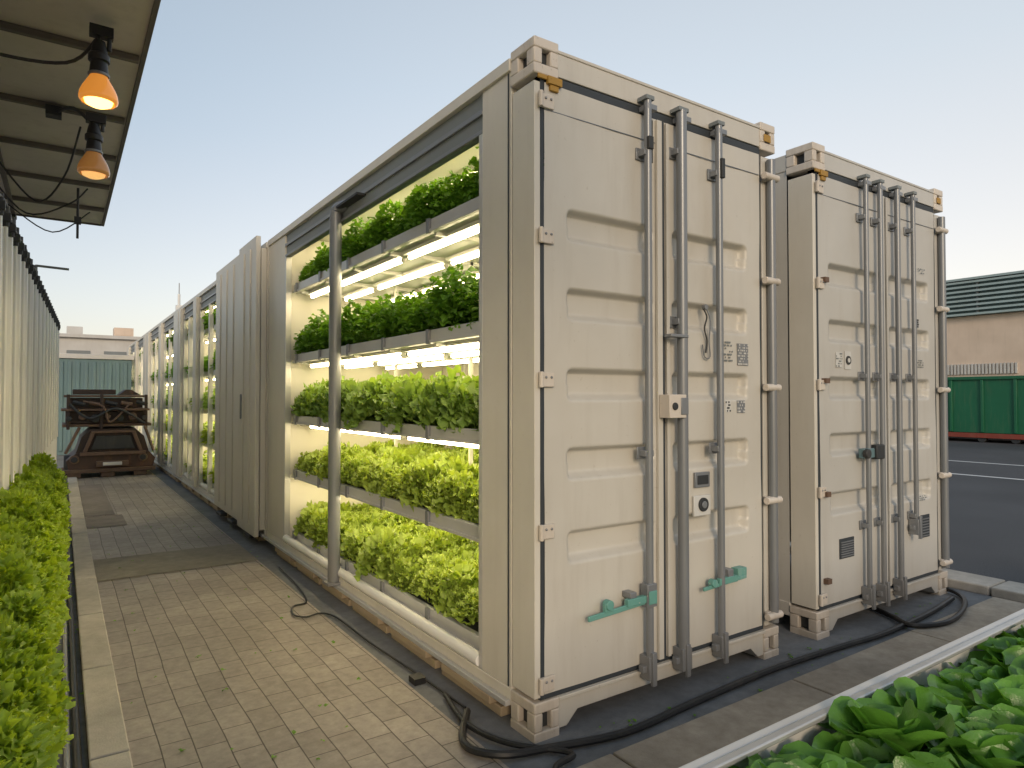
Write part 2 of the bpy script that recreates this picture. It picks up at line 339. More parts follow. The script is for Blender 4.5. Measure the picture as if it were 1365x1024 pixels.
def door_end(P,x0,x1,rods,seam,pl,pr,mk,rowsz,style):
    y=CY
    b=MB()
    b.box(x0,x0+.031,y,y+.16,.18,2.74,'side'); b.box(x1-.105,x1,y+.004,y+.16,.18,2.74,mk)
    b.box(x0+.12,x1-.12,y,y+.12,2.785,2.885,mk)
    b.box(x0+.125,x1-.125,y-.004,y+.03,2.885,2.9,mk)
    L=x0+.12;Rr=x1-.12
    b.prism([(L,.03),(L+.05,.03),(L+.11,.085),(Rr-.11,.085),(Rr-.05,.03),(Rr,.03),(Rr,.165),(L,.165)],'y',y+.002,y+.12,mk)
    b.box(L,Rr,y-.012,y+.001,.150,.166,mk)
    b.build('end_frame',P)
    b=MB()
    for (a,c) in ((x0-.006,x0+.125),(x1-.125,x1+.006)):
        casting(b,a,c,y-.008,y+.17,0,.165); casting(b,a,c,y-.008,y+.17,2.77,2.925)
    b.build('corner_castings',P,.006)
    b=MB()
    b.box(x0+.012,x0+.06,y-.014,y-.004,2.75,2.768,'yellow'); b.box(x0+.06,x0+.135,y-.02,y-.001,2.735,2.768,'yellow'); b.box(x0+.075,x0+.12,y-.014,y-.001,2.71,2.735,'yellow')
    b.box(x1-.10,x1-.04,y-.013,y-.009,2.82,2.86,'yellow'); b.build('rust_marks',P,.006)
    gx0=x0+.031; gx1=x1-.118
    b=MB(); b.box(gx0,gx0+.02,y-.001,y+.05,.17,2.782,'gasket'); b.box(gx0,gx1,y+.003,y+.05,2.742,2.781,'gasket'); b.box(gx0,gx1,y+.003,y+.05,.167,.19,'gasket')
    b.box(seam-.012,seam+.012,y-.004,y+.05,.182,2.741,'gasket'); b.box(gx1-.014,gx1,y+.002,y+.05,.182,2.742,'gasket'); b.build('door_gasket',P)
    rl=[(pl[0],pl[1],z-.072,z+.072) for z in rowsz]; rr=[(pr[0],pr[1],z-.072,z+.072) for z in rowsz]
    heightpanel('door_leaf_a',P,gx0+.02,seam-.012,.19,2.742,rl,y,M[mk]); heightpanel('door_leaf_b',P,seam+.012,gx1-.014,.19,2.742,rr,y+.001,M[mk])
    b=MB(); b.box(gx0+.02,seam-.02,y-.004,y-.001,2.625,2.630,'galv'); b.box(seam+.02,gx1-.02,y-.004,y-.001,2.625,2.630,'galv')
    b.box(seam-.05,seam-.018,y-.018,y-.003,.19,2.735,mk); b.box(seam+.016,seam+.036,y-.014,y-.003,.19,2.735,mk); b.build('door_trim',P)
    b=MB()
    for z in (2.72-.06,2.09,1.49,.86,.235):
        b.box(x0+.018,x0+.095,y-.014,y-.002,z-.03,z+.03,'hinge'); b.cyl((x0+.022,y-.018,z-.033),(x0+.022,y-.018,z+.033),.011,'hinge',10)
        for q in (.05,.078): b.cyl((x0+q,y-.019,z+.01),(x0+q,y-.012,z+.01),.006,'galv',8)
    for z in (2.62,2.05,1.47,.86,.24):
        b.cyl((x1-.13,y-.03,z),(x1-.01,y-.03,z),.02,'hinge',12); b.box(x1-.11,x1-.03,y-.02,y+.003,z-.02,z+.02,'hinge')
    b.build('hinges',P)
    b=MB()
    for i,(rx,r,zb,zt) in enumerate(rods):
        b.cyl((rx,y-.045,zb),(rx,y-.045,zt),r,'galv',14)
        for z in ((2.55,1.16) if i%2==0 else (2.60,1.78)) if style==0 else (2.55,1.55,.62):
            b.box(rx-r-.008,rx+r+.008,y-.05,y-.001,z-.014,z+.014,'galv'); b.box(rx-r-.02,rx+r+.02,y-.008,y-.001,z-.028,z+.028,'galv')
        b.box(rx-r-.008,rx+r+.008,y-.064,y-.004,zt-.008,zt+.012,'greybeam'); b.box(rx-.012,rx+r+.03,y-.06,y+.0,zt-.05,zt-.025,'galv')
        b.box(rx-r-.006,rx+r+.008,y-.066,y-.003,zb-.005,zb+.10,'galv'); b.box(rx-.012,rx+.014,y-.076,y-.06,zb-.03,zb+.12,'galv')
        b.box(rx-r-.03,rx-r,y-.05,y-.02,zb+.03,zb+.06,'galv')
    b.cyl((x1-.055,y-.02,.2),(x1-.055,y-.02,2.72),.024,'galv',14)
    b.build('lock_rods',P,.002)

farm=empty('shipping_container')
rows=[2.155,1.815,1.47,1.13,.775]
door_end(farm,CX0,CX1,[(2.231,.018,.14,2.80),(2.459,.026,.13,2.80),(2.737,.018,.13,2.80)],2.372,(1.785,2.31),(2.44,3.02),'paint',rows,0)
b=MB(); y=CY
b.box(2.235,2.25,y-.06,y-.03,2.5,2.7,'dark'); b.box(2.215,2.245,y-.07,y-.05,2.56,2.62,'dark')
b.box(2.725,2.75,y-.075,y-.06,2.52,2.62,'dark'); b.build('lock_details',farm,.003)
b=MB()
b.box(1.86,2.20,y-.052,y-.040,.470,.493,'teal',Matrix.Rotation(R(-3),3,'Y')); b.box(1.95,2.0,y-.056,y-.036,.485,.525,'teal'); b.box(2.08,2.20,y-.060,y-.034,.488,.52,'teal'); b.box(2.10,2.14,y-.055,y-.001,.52,.545,'galv'); b.box(2.195,2.255,y-.068,y-.025,.465,.57,'galv'); b.box(2.20,2.25,y-.074,y-.068,.48,.54,'teal'); b.cyl((1.975,y-.062,.515),(1.975,y-.03,.515),.022,'teal',14)
b.box(2.60,2.93,y-.052,y-.040,.478,.496,'teal',Matrix.Rotation(R(-3),3,'Y')); b.box(2.71,2.85,y-.058,y-.034,.482,.515,'teal'); b.box(2.87,2.94,y-.045,y-.001,.49,.54,'teal'); b.box(2.78,2.82,y-.055,y-.001,.51,.55,'galv'); b.cyl((2.67,y-.062,.50),(2.67,y-.03,.50),.02,'teal',14)
b.build('door_handles',farm,.004)
b=MB(); b.box(2.325,2.44,y-.085,y-.02,1.32,1.43,'hinge'); b.cyl((2.36,y-.092,1.375),(2.36,y-.08,1.375),.018,'dark'); b.box(2.35,2.47,y-.075,y-.03,1.70,1.715,'galv'); b.box(2.40,2.45,y-.09,y-.084,1.335,1.415,'galv'); b.build('lock_box',farm,.005)
b=MB()
b.box(2.575,2.70,y-.012,y+.0,.83,.93,'label'); b.cyl((2.64,y-.022,.885),(2.64,y-.008,.885),.034,'dark',24); b.cyl((2.64,y-.026,.885),(2.64,y-.02,.885),.018,'galv',20)
b.box(2.585,2.695,y-.012,y+.0,.97,1.045,'galv'); b.box(2.60,2.68,y-.016,y-.011,.985,1.03,'dark'); b.build('control_plate',farm,.003)
b=MB()
random.seed(3)
def label(mb,x0,x1,z0,z1,bg,fg,y,dens=.55):
    if bg: mb.box(x0,x1,y-.004,y+.001,z0,z1,bg)
    nx=max(3,int((x1-x0)/.009)); nz=max(3,int((z1-z0)/.014))
    for i in range(nx):
        for j in range(nz):
            if random.random()<dens:
                a=x0+(x1-x0)*(i+.12)/nx; c=z0+(z1-z0)*(j+.2)/nz
                mb.box(a,a+(x1-x0)/nx*random.choice((.5,.85)),y-.0065,y-.0045,c,c+(z1-z0)/nz*.55,fg)
label(b,2.80,2.89,1.60,1.71,None,'greybeam',y,.6); label(b,2.93,3.02,1.585,1.70,'galv','label',y,.5)
label(b,2.83,2.87,1.34,1.40,'label','dark',y,.4); label(b,2.925,2.99,1.335,1.40,'galv','label',y,.5)
b.path([(2.655,y-.01,1.86),(2.668,y-.02,1.82),(2.65,y-.02,1.76),(2.675,y-.015,1.70),(2.665,y-.015,1.64)],.004,'dark'); b.path([(2.68,y-.01,1.86),(2.695,y-.02,1.80),(2.685,y-.02,1.70),(2.69,y-.02,1.62),(2.655,y-.015,1.62),(2.64,y-.015,1.68)],.0035,'galv')
b.cyl((2.667,y-.02,1.87),(2.667,y+.0,1.87),.014,'galv')
b.build('labels',farm,0)

FX=CX0
def corr_wall(mb,y0,y1,x,z0,z1,k,pitch=.28,dep=.036):
    pts=[];yy=y0
    while yy<y1-.001:
        for f,d in ((0,0),(.32,0),(.45,dep),(.77,dep),(.9,0)):
            q=yy+f*pitch
            if q<y1: pts.append((q,x+d))
        yy+=pitch
    pts.append((y1,x)); n=len(pts)
    vs=[(p[1],p[0],z0) for p in pts]+[(p[1],p[0],z1) for p in pts]
    mb.add(vs,[(i,i+1,i+1+n,i+n) for i in range(n-1)],k)
TIER=[(2.36,'herb'),(1.745,'herb'),(1.215,'mid'),(.745,'lettuce'),(.215,'lettuce')]
def body(P,y0,y1,solids,opens,first=False):
    b=MB()
    b.box(FX+.02,CX1-.02,y0+.12,y1-.02,2.862,2.885,'side')
    b.box(CX1-.05,CX1-.012,y0+.16,y1,.16,2.862,'side')
    b.box(FX-.012,FX+.055,y0+(.17 if first else 0),y1,2.845,2.9,'side')
    b.box(CX1-.055,CX1-.001,y0+.17,y1,2.863,2.898,'side')
    b.box(FX-.004,FX+.045,y0+(.17 if first else 0),y1,.095,.165,'side')
    b.box(FX-.03,FX-.005,y0+(.17 if first else 0),y1,.095,.12,'alu')
    b.box(FX+.046,CX1-.05,y0+.17,y1,.10,.14,'galv')
    for (a,c) in solids:
        b.box(FX+.001,FX+.05,a,c,.165,2.845,'side')
    b.build('body_shell',P)
    b=MB(); b.box(FX+.06,CX1-.052,y1-.05,y1-.01,.14,2.855,'interior'); b.box(CX1-.075,CX1-.053,y0+.41,y1-.05,.14,2.855,'interior'); b.box(FX+.056,CX1-.08,y0+.36,y0+.40,.14,2.855,'interior'); b.box(FX+.06,CX1-.08,y0+.42,y1-.06,2.84,2.857,'interior')
    if first: b.box(FX+.055,CX1-.08,5.91,5.95,.14,2.838,'interior')
    yy=y0+.6
    while yy<y1-.1: b.box(CX1-.082,CX1-.0755,yy,yy+.012,.14,2.82,'alu'); yy+=.3
    b.build('interior_liner',P)
    b=MB()
    for (a,c) in opens:
        b.box(FX+.012,FX+.05,a,c,2.65,2.844,'greybeam'); b.box(FX-.002,FX+.012,a,c,2.74,2.765,'galv'); b.box(FX+.0,FX+.012,a,c,2.65,2.67,'galv')
        b.box(FX+.0,FX+.05,a-.002,a+.03,.166,2.65,'alu'); b.box(FX+.0,FX+.05,c-.03,c+.002,.166,2.65,'alu')
    b.build('opening_frame',P)
    b=MB(); yy=y0+.25
    while yy<y1-.3: b.box(FX+.0,FX+.30,yy,yy+.55,.012,.055,'wood'); b.box(FX-.03,FX+.22,yy+.05,yy+.5,.056,.094,'wood'); yy+=.62
    b.build('timber_skids',P,.004)
def rack(y0,y1,x0,x1,near):
    P=empty('hydroponic_rack'); b=MB(); t=MB()
    tubesx=(x0+.14,x0+.45,x0+.85) if near else (x0+.25,)
    for z,kind in TIER:
        b.box(x0+.03,x1,y0,y1,z-.012,z,'white'); b.box(x0,x0+.03,y0,y1,z-.028,z+.045,'alu'); b.box(x0-.012,x0-.001,y0,y1,z-.028,z-.012,'alu'); b.box(x1,x1+.02,y0,y1,z-.03,z+.045,'alu')
        b.box(x0+.04,x1-.01,y0+.01,y1-.01,z+.001,z+.03,'dark')
        yy=y0
        while yy<y1-.1:
            b.box(x0+.032,x1-.01,yy,yy+.03,z-.04,z-.013,'white')
            if near: b.box(x0-.016,x0-.0,yy,yy+.035,z-.034,z+.048,'galv')
            yy+=.62
    for z in [q[0] for q in TIER[:-1]]+[2.835]:
        for tx in tubesx:
            yy=y0+.05; zz=z-.055 if z<2.7 else 2.80
            if not near:
                b.box(tx-.03,tx+.03,y0+.05,y1-.05,zz+.014,zz+.034,'white'); t.box(tx-.02,tx+.02,y0+.06,y1-.06,zz-.006,zz+.012,'tubefar'); continue
            while yy<y1-.2:
                e=min(yy+1.15,y1-.05)
                b.box(tx-.045,tx+.045,yy,e,zz+.014,zz+.034,'white'); t.cyl((tx,yy+.02,zz),(tx,e-.02,zz),.014,'tube',6,cap=False)
                b.cyl((tx,yy,zz),(tx,yy+.02,zz),.016,'alu',8); b.cyl((tx,e-.02,zz),(tx,e,zz),.016,'alu',8); yy+=1.22
    yy=y0+.02
    while yy<y1:
        b.box(x1+.02,x1+.05,yy,yy+.03,.14,2.83,'white'); b.box(x0+.62,x0+.645,yy,yy+.025,.14,2.83,'white'); yy+=1.22
    b.cyl((x0-.055,y0,.195),(x0-.055,y1,.195),.03,'white',16)
    b.build('rack_frame',P,.002 if near else 0); t.build('grow_light_tubes',P,0)
    for z,kind in TIER:
        if near:
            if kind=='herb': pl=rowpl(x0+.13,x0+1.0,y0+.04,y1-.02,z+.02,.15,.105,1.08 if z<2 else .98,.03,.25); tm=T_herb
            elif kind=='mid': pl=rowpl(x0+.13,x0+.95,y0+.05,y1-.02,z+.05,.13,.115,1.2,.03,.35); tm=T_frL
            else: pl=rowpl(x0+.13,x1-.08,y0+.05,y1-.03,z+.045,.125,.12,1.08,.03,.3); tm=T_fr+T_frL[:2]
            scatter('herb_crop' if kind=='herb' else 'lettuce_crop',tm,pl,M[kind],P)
        else:
            scatter('leafy_crop',T_low,rowpl(x0+.12,x0+.6,y0+.06,y1-.04,z+.0,.17,.15,1.05,.03,.2),M[kind],P)
    return P
body(farm,CY,6.45,[(CY+.17,2.61),(5.90,6.44)],[(2.61,5.90)],True)
b=MB(); b.box(FX-.004,FX+.0005,2.385,2.391,.17,2.84,'gasket'); b.build('post_seam',farm,0)
rack(2.64,5.87,FX+.07,2.95,True)
b=MB(); px,py=FX-.03,4.52; pz=-.07
b.cyl((px,py,.13),(px,py,2.74+pz),.042,'galv',20); b.path([(px,py,2.72+pz),(px+.005,py-.01,2.80+pz),(px+.04,py-.05,2.825+pz),(px+.06,py-.12,2.825+pz)],.042,'galv',16)
b.box(px-.02,px+.045,py-.45,py-.06,2.80+pz,2.815+pz,'dark'); b.box(px-.06,px+.06,py-.06,py+.06,.122,.14,'galv'); b.build('support_pole',None,.004)
for (ya,yb,sol,op) in ((6.5,11.9,[(6.5,8.65),(10.2,10.5),(11.7,11.9)],[(8.65,10.2),(10.5,11.7)]),
                       (11.95,16.9,[(11.95,12.5),(14.2,14.6),(16.4,16.9)],[(12.5,14.2),(14.6,16.4)]),
                       (16.95,22,[(16.95,17.5),(19.3,19.7),(21.5,22)],[(17.5,19.3),(19.7,21.5)])):
    P=empty('shipping_container'); body(P,ya,yb,sol,op)
    rack(ya+.45,yb-.1,FX+.10,2.9,False)
    b=MB()
    for a,c in sol: b.box(FX-.05,FX+.0,a+.02,c-.02,.16,2.843,'side')
    for a,c in op:
        m=(a+c)/2; b.box(FX-.015,FX+.04,m-.03,m+.03,.166,2.65,'white')
    b.build('side_posts',P,.006)
P=bpy.data.objects['shipping_container.001']
b=MB(); b.box(FX-.10,FX-.055,6.52,7.25,.10,2.955,'side'); b.box(FX-.075,FX-.052,7.27,8.62,.13,2.93,'side')
for q in (6.72,6.98,7.6,7.95,8.3): b.box(FX-.112 if q<7.2 else FX-.086,FX-.0955 if q<7.2 else FX-.07,q,q+.06,.2,2.86,'side')
for q in (6.7,7.5,8.1): b.box(FX-.10,FX-.0,q,q+.25,.06,.098,'dark')  # dark blocks painted as the shaded gaps of the forklift pockets
b.cyl((FX-.125,7.0,1.2),(FX-.125,7.0,1.45),.01,'galv',8)
b.build('folded_door_panels',P,.012)
b=MB(); b.cyl((FX+.1,13.0,2.9),(FX+.1,13.0,3.25),.022,'white',8); b.cyl((FX+.1,13.0,3.2),(FX+.1,13.0,3.45),.008,'galv',8); b.box(FX+.05,FX+.15,12.95,13.05,2.9,3.05,'white'); b.build('roof_antenna')

c2=empty('shipping_container'); dx0=3.643; dx1=5.302
door_end(c2,dx0,dx1,[(4.155,.015,.14,2.80),(4.33,.016,.13,2.80),(4.55,.018,.13,2.80),(4.765,.015,.50,2.80)],4.455,(3.80,4.36),(4.52,5.08),'paint2',rows,1)
b=MB()
b.box(dx0,dx0+.04,CY+.17,8,.10,.18,'paint2'); b.box(dx0,dx0+.05,CY+.17,8,2.80,2.9,'paint2'); b.box(dx0+.02,dx1-.02,CY+.12,8,2.86,2.882,'paint2'); b.box(dx1-.04,dx1-.01,CY+.17,8,.16,2.86,'paint2'); b.box(dx0+.02,dx1-.03,7.95,7.99,.16,2.86,'paint2')
b.build('body_shell',c2)
b=MB(); corr_wall(b,CY+.17,8,dx0+.006,.18,2.80,'paint2'); b.build('corrugated_side',c2,0,25)
b=MB()
b.box(4.08,4.34,y-.06,y-.02,1.04,1.10,'tealbox'); b.cyl((4.10,y-.08,1.07),(4.10,y-.05,1.07),.03,'dark'); b.box(4.2,4.3,y-.075,y-.03,1.03,1.12,'dark'); b.build('door_handle',c2,.006)
b=MB()
for (a,c,d,e) in ((3.89,4.05,.44,.56),(4.92,5.04,.445,.60)):
    b.box(a,c,y-.006,y+.0,d,e,'gasket')
    for i in range(7): b.box(a+.01,c-.01,y-.012,y-.006,d+.01+i*(e-d-.02)/7,d+.016+i*(e-d-.02)/7,'galv')
label(b,3.87,3.94,1.60,1.69,'label','greybeam',y,.5); b.box(3.97,4.04,y-.004,y,1.59,1.70,'label'); b.cyl((4.005,y-.01,1.645),(4.005,y,1.645),.027,'dark',18); b.cyl((4.005,y-.012,1.645),(4.005,y-.009,1.645),.014,'label',18); label(b,4.85,4.92,1.9,1.96,'galv','dark',y); label(b,4.87,4.98,1.62,1.68,None,'greybeam',y,.4); label(b,4.92,5.02,2.28,2.32,None,'greybeam',y,.5); label(b,4.90,5.0,.70,.74,None,'greybeam',y,.5)
for z in (2.1,1.5,.83,.32): b.box(3.72,3.76,y-.03,y-.0,z,z+.03,'rust2')
b.build('labels',c2,0)

# cables
b=MB()
b.path([(1.50,2.55,.03),(1.35,2.32,.03),(1.42,2.16,.035),(1.62,2.10,.03),(1.95,2.02,.03),(2.4,2.04,.03),(3.0,2.06,.03),(3.6,2.03,.03),(4.0,2.0,.03),(4.6,2.02,.03),(5.1,2.08,.03)],.016,'black')
b.path([(1.50,2.75,.025),(1.44,2.45,.03),(1.50,2.22,.03),(1.66,2.02,.03),(1.52,1.95,.04),(1.44,1.7,.04)],.012,'black')
b.path([(4.45,2.3,.03),(4.35,2.1,.03),(4.25,1.95,.045),(4.5,1.86,.045),(4.9,1.93,.045),(5.25,2.1,.03),(5.3,2.35,.05)],.016,'black')
b.build('power_cable',None,0)
b=MB(); b.path([(1.52,2.6,.02),(1.50,3.1,.02),(1.47,3.6,.02),(1.46,4.1,.022),(1.40,4.25,.022),(1.30,4.22,.025),(1.25,4.32,.022),(1.30,4.5,.02),(1.40,4.55,.02),(1.46,4.9,.02),(1.5,5.6,.02)],.006,'black')
b.box(1.44,1.5,2.95,3.02,.01,.04,'black'); b.build('thin_cable',None,0)

# ------------------------------------------------------------ left plant bed
P=empty('lettuce_planter')
b=MB(); b.box(-.55,-.055,.6,8.0,.0,.36,'white'); b.box(-.57,-.045,.6,8.0,.36,.38,'white'); b.box(-.54,-.14,.62,7.98,.38,.55,'dark'); b.build('trough',P,.006)
pl=[]
for yy in np.arange(1.0,8.2,.12):
    far=min(1,max(0,(yy-2)/4))
    for xx in np.arange(-.50,-.10,.10): pl.append((xx+rng.uniform(-.03,.03)+.03*far,yy+rng.uniform(-.03,.03),.62+rng.uniform(-.05,.05)+.04*far,rng.uniform(.85,1.2),rng.uniform(-.3,.3),rng.uniform(-.3,.3)))
    for zz in (.36,.45,.54,.63): pl.append((-.14+(.6-zz)*.10+.04*far,yy+rng.uniform(-.04,.04),zz+rng.uniform(-.03,.03),rng.uniform(.65,1.0),rng.uniform(-.3,.3),rng.uniform(.7,1.4)))
scatter('lettuce_foliage',T_fr,pl,M['bedleaf'],P)
# ------------------------------------------------------------ right planter
P=empty('butterhead_planter')
b=MB(); zt=.45
b.box(.75,6.0,1.165,1.20,.0,zt,'white'); b.box(.75,6.0,1.135,1.163,zt-.012,zt+.006,'alu'); b.box(.75,.78,-.6,1.163,.0,zt,'white'); b.box(5.97,6.0,-.6,1.163,0,zt,'white'); b.box(.79,5.96,-.6,1.13,.0,.30,'alu'); b.build('trough',P,.005)
pl=[]
for i,yy in enumerate(np.arange(.97,-.5,-.17)):
    for xx in np.arange(.95+(i%2)*.09,5.6,.18):
        pl.append((xx+rng.uniform(-.02,.02),yy+rng.uniform(-.02,.02),.32+rng.uniform(-.01,.03),rng.uniform(.85,1.1),rng.uniform(-.2,.2),rng.uniform(-.2,.2)))
scatter('butterhead_lettuce',T_sp,pl,M['round'],P)

# ------------------------------------------------------------ left wall (slightly angled)
P=empty('white_panel_wall')
a=Vector((-.33,5.48)); c=Vector((-.09,12.65)); d=(c-a).normalized(); s0=a-d*4.5; Lw=(c-s0).length; nr=Vector((d.y,-d.x))
b=MB(); pitch=.31; pts=[]; q=0
while q<Lw:
    for f,o in ((0,0),(.6,0),(.68,.045),(.9,.045),(.97,0)): pts.append(s0+d*min(q+f*pitch,Lw)+nr*o)
    q+=pitch
n=len(pts); b.add([(p.x,p.y,0) for p in pts]+[(p.x,p.y,2.55) for p in pts],[(i,i+1,i+1+n,i+n) for i in range(n-1)],'white')
e=c; bk=-nr*.5; b.add([(e.x,e.y,0),(e.x+bk.x,e.y+bk.y,0),(e.x+bk.x,e.y+bk.y,2.55),(e.x,e.y,2.55)],[(0,1,2,3)],'white')
b.build('corrugated_panels',P,0,25)
b=MB(); k=0; q=.1
while q<Lw:
    p=s0+d*q+nr*.05
    b.cyl((p.x,p.y,2.47),(p.x,p.y,2.60),.018,'dark',8); b.box(p.x-.03,p.x+.025,p.y-.03,p.y+.03,2.50,2.55,'dark')
    if k%2: b.cyl((p.x,p.y,.8),(p.x,p.y,2.47),.012,'white',6)
    q+=.31; k+=1
b.path([(s0.x,s0.y,2.58)]+[((s0+d*t+nr*.05).x,(s0+d*t).y,2.57+.03*math.sin(t*5)) for t in np.arange(.5,Lw,.5)],.012,'black',6,3)
b.build('clamps',P,.002)
b=MB(); b.cyl((-.25,9.2,2.91),(.06,9.2,2.90),.014,'greybeam',8); b.cyl((-.25,9.2,2.5),(-.25,9.2,2.92),.014,'greybeam',8); b.build('wall_bracket')
# ------------------------------------------------------------ canopy
P=empty('awning_canopy'); CZ=3.62
b=MB(); b.box(-4,.42,-1.5,9.88,CZ,CZ+.05,'canopy'); b.box(.40,.43,-1.5,9.88,CZ-.02,CZ-.001,'canopyrib'); b.box(-4,.40,9.855,9.885,CZ-.02,CZ-.001,'canopyrib')
b.build('sheet_roof',P)
b=MB()
for yy in (1.5,2.6,3.7,4.85,6.0,7.0,8.0,9.0): b.box(-4,.39,yy-.02,yy+.02,CZ-.045,CZ-.002,'canopyrib')
for xx in (-.5,-1.6): b.box(xx,xx+.04,-1.5,9.83,CZ-.08,CZ-.046,'canopyrib')
b.build('purlins',P)
b=MB()
for yy in (3.2,6.9,9.6): b.cyl((-.52,yy,0),(-.52,yy,CZ-.08),.04,'white',12); b.box(-.58,-.46,yy-.06,yy+.06,CZ-.22,CZ-.08,'dark')
b.build('posts',P)
b=MB()
b.path([(-1.0,4.4,3.3),(-.4,4.5,3.28),(.0,4.6,3.36),(.15,4.5,3.5)],.010,'black'); b.path([(-.5,6.9,3.45),(-.2,6.95,3.1),(.0,6.6,3.25),(.10,6.05,3.5)],.008,'black')
b.path([(-.6,7.6,3.5),(-.3,7.9,3.2),(.05,7.9,3.35),(.2,8.0,3.55)],.008,'black'); b.path([(-.5,8.9,3.5),(-.1,8.9,3.25),(.25,9.0,3.55)],.007,'black'); b.cyl((.12,8.1,3.57),(.12,8.1,3.05),.012,'dark',6); b.box(.09,.15,8.07,8.13,3.2,3.27,'dark')
b.path([(-.55,6.9,3.3),(-.5,7.2,2.9),(-.42,7.0,2.62)],.02,'black'); b.path([(-.6,6.5,3.35),(-.45,6.6,3.0),(-.4,6.3,2.6)],.014,'black')
b.build('cables',P,0)
def lamp(c,top,s,lit,arm=None):
    P=empty('pendant_lamp'); x,y_,z=c; b=MB()
    b.cyl((x,y_,z+.30*s),(x,y_,top),.008,'black',8); b.lathe([(.0,.36),(.03,.355),(.04,.31),(.045,.28),(.055,.27),(.055,.235),(.042,.23),(.046,.20),(.05,.15),(.04,.145)],(x,y_,z),'black')
    b.lathe([(.05,.165),(.056,.16),(.056,.15),(.05,.145)],(x,y_,z),'galv')
    b.box(x-.05,x+.07,y_-.03,y_+.03,top-.06,top-.0,'black')
    b.cyl((x+.05,y_,z+.31),(x+.05,y_,top-.04),.012,'dark',8)
    if arm: b.path([arm,((arm[0]+x)/2,(arm[1]+y_)/2,(arm[2]+z+.4)/2+.05),(x,y_,z+.34)],.013,'dark'); b.box(arm[0]-.05,arm[0]+.05,arm[1]-.05,arm[1]+.05,arm[2]-.03,arm[2]+.04,'dark')
    b.build('socket',P,.002)
    b=MB(); b.lathe([(.045,.15),(.052,.135),(.066,.11),(.085,.075),(.096,.045),(.10,.02),(.098,.005),(.088,-.006),(.078,-.002)],(x,y_,z),'amber' if lit else 'amber2',28); b.build('glass_shade',P,0)
    b=MB(); b.lathe([(.0,.10),(.03,.095),(.05,.07),(.074,.012),(.068,-.012),(.04,-.026),(.0,-.03)],(x,y_,z),'bulb' if lit else 'bulb2',24); b.build('bulb',P,0)
lamp((.16,4.49,3.13),3.57,1,True); lamp((.17,5.45,2.98),3.40,1,False,arm=(-.07,5.98,3.545))

# ------------------------------------------------------------ machinery at end of walkway
P=empty('rusty_machine'); b=MB(); X0,X1,Y0=.02,1.46,13.7
for i in range(3): b.box(X0+.08+i*.5,X0+.28+i*.5,Y0-.02,Y0+1.4,.02,.10,'rust2')
b.box(X0,X1-.02,Y0-.04,Y0+.08,.10,.17,'rust2'); b.box(X0,X1-.02,Y0+.6,Y0+.72,.10,.16,'rust2')
b.prism([(X0+.1,.17),(X1-.06,.17),(X1-.02,.32),(X1-.12,.44),(X0+.2,.44),(X0+.06,.32)],'y',Y0,Y0+1.3,'rust')
b.prism([(X0+.20,.44),(X1-.12,.44),(X1-.20,.72),(X1-.34,.86),(X0+.42,.86),(X0+.28,.72)],'y',Y0+.06,Y0+1.2,'rust')
b.prism([(X0+.42,.50),(X1-.34,.50),(X1-.42,.74),(X0+.50,.74)],'y',Y0+.02,Y0+.058,'dark')
b.prism([(X0+.30,.46),(X0+.36,.46),(X0+.48,.80),(X0+.42,.80)],'y',Y0-.01,Y0+.059,'rust2'); b.prism([(X1-.28,.46),(X1-.22,.46),(X1-.34,.80),(X1-.40,.80)],'y',Y0-.01,Y0+.059,'rust2')
b.box(X0+.42,X1-.34,Y0-.02,Y0+.059,.79,.83,'rust2'); b.box(X0+.26,X1-.18,Y0-.05,Y0-.0,.40,.46,'rust2')
b.box(X0+.5,X1-.45,Y0-.06,Y0-.001,.20,.30,'rust2'); b.box(X0+.6,X1-.55,Y0-.075,Y0-.061,.22,.28,'alu')
for xx in (X0+.18,X1-.22): b.cyl((xx,Y0-.02,.34),(xx,Y0+.12,.34),.075,'rust2',16); b.cyl((xx,Y0-.035,.34),(xx,Y0-.021,.34),.05,'dark',16)
for xx in (X0+.12,X1-.2): b.cyl((xx-.09,Y0+.5,.2),(xx+.09,Y0+.5,.2),.19,'dark',20)
b.box(X0+.0,X1-.08,Y0+.1,Y0+1.3,.90,.95,'rust2'); b.box(X0+.05,X1-.15,Y0+.12,Y0+1.2,.96,1.17,'rust'); b.box(X0-.02,X1-.12,Y0+.0,Y0+1.3,1.18,1.22,'rust2')
b.box(X0+.1,X1-.22,Y0+.14,Y0+1.2,1.23,1.41,'rust'); b.box(X0+.02,X1-.2,Y0+.05,Y0+1.25,1.42,1.46,'rust2'); b.box(X0+.15,X0+.8,Y0+.2,Y0+.9,1.47,1.56,'rust'); b.prism([(X0+.85,1.465),(X1-.25,1.465),(X1-.4,1.56),(X0+.95,1.56)],'y',Y0+.2,Y0+.9,'rust')
for i in range(7): b.cyl((X0+.1+i*.19,Y0-.0,1.05+.03*(i%2)),(X0+.1+i*.19,Y0+.2,1.05),.045+.012*(i%3),'rust2' if i%2 else 'dark',12)
for i in range(5): b.cyl((X0+.15+i*.24,Y0+.06,1.34-.02*(i%2)),(X0+.33+i*.24,Y0+.06,1.29),.035,'rust2' if i%2 else 'dark',8)
for xx in (X0+.06,X0+.55,X1-.2): b.box(xx,xx+.05,Y0+.02,Y0+.06,.86,1.47,'rust')
b.path([(X0+.1,Y0-.03,1.3),(X0+.4,Y0-.06,1.05),(X0+.8,Y0-.05,1.22),(X1-.2,Y0-.03,.95)],.022,'dark'); b.path([(X0+.3,Y0-.03,1.35),(X0+.6,Y0-.05,1.25),(X0+.7,Y0-.05,.98),(X0+1.0,Y0-.03,1.3)],.016,'rust2')
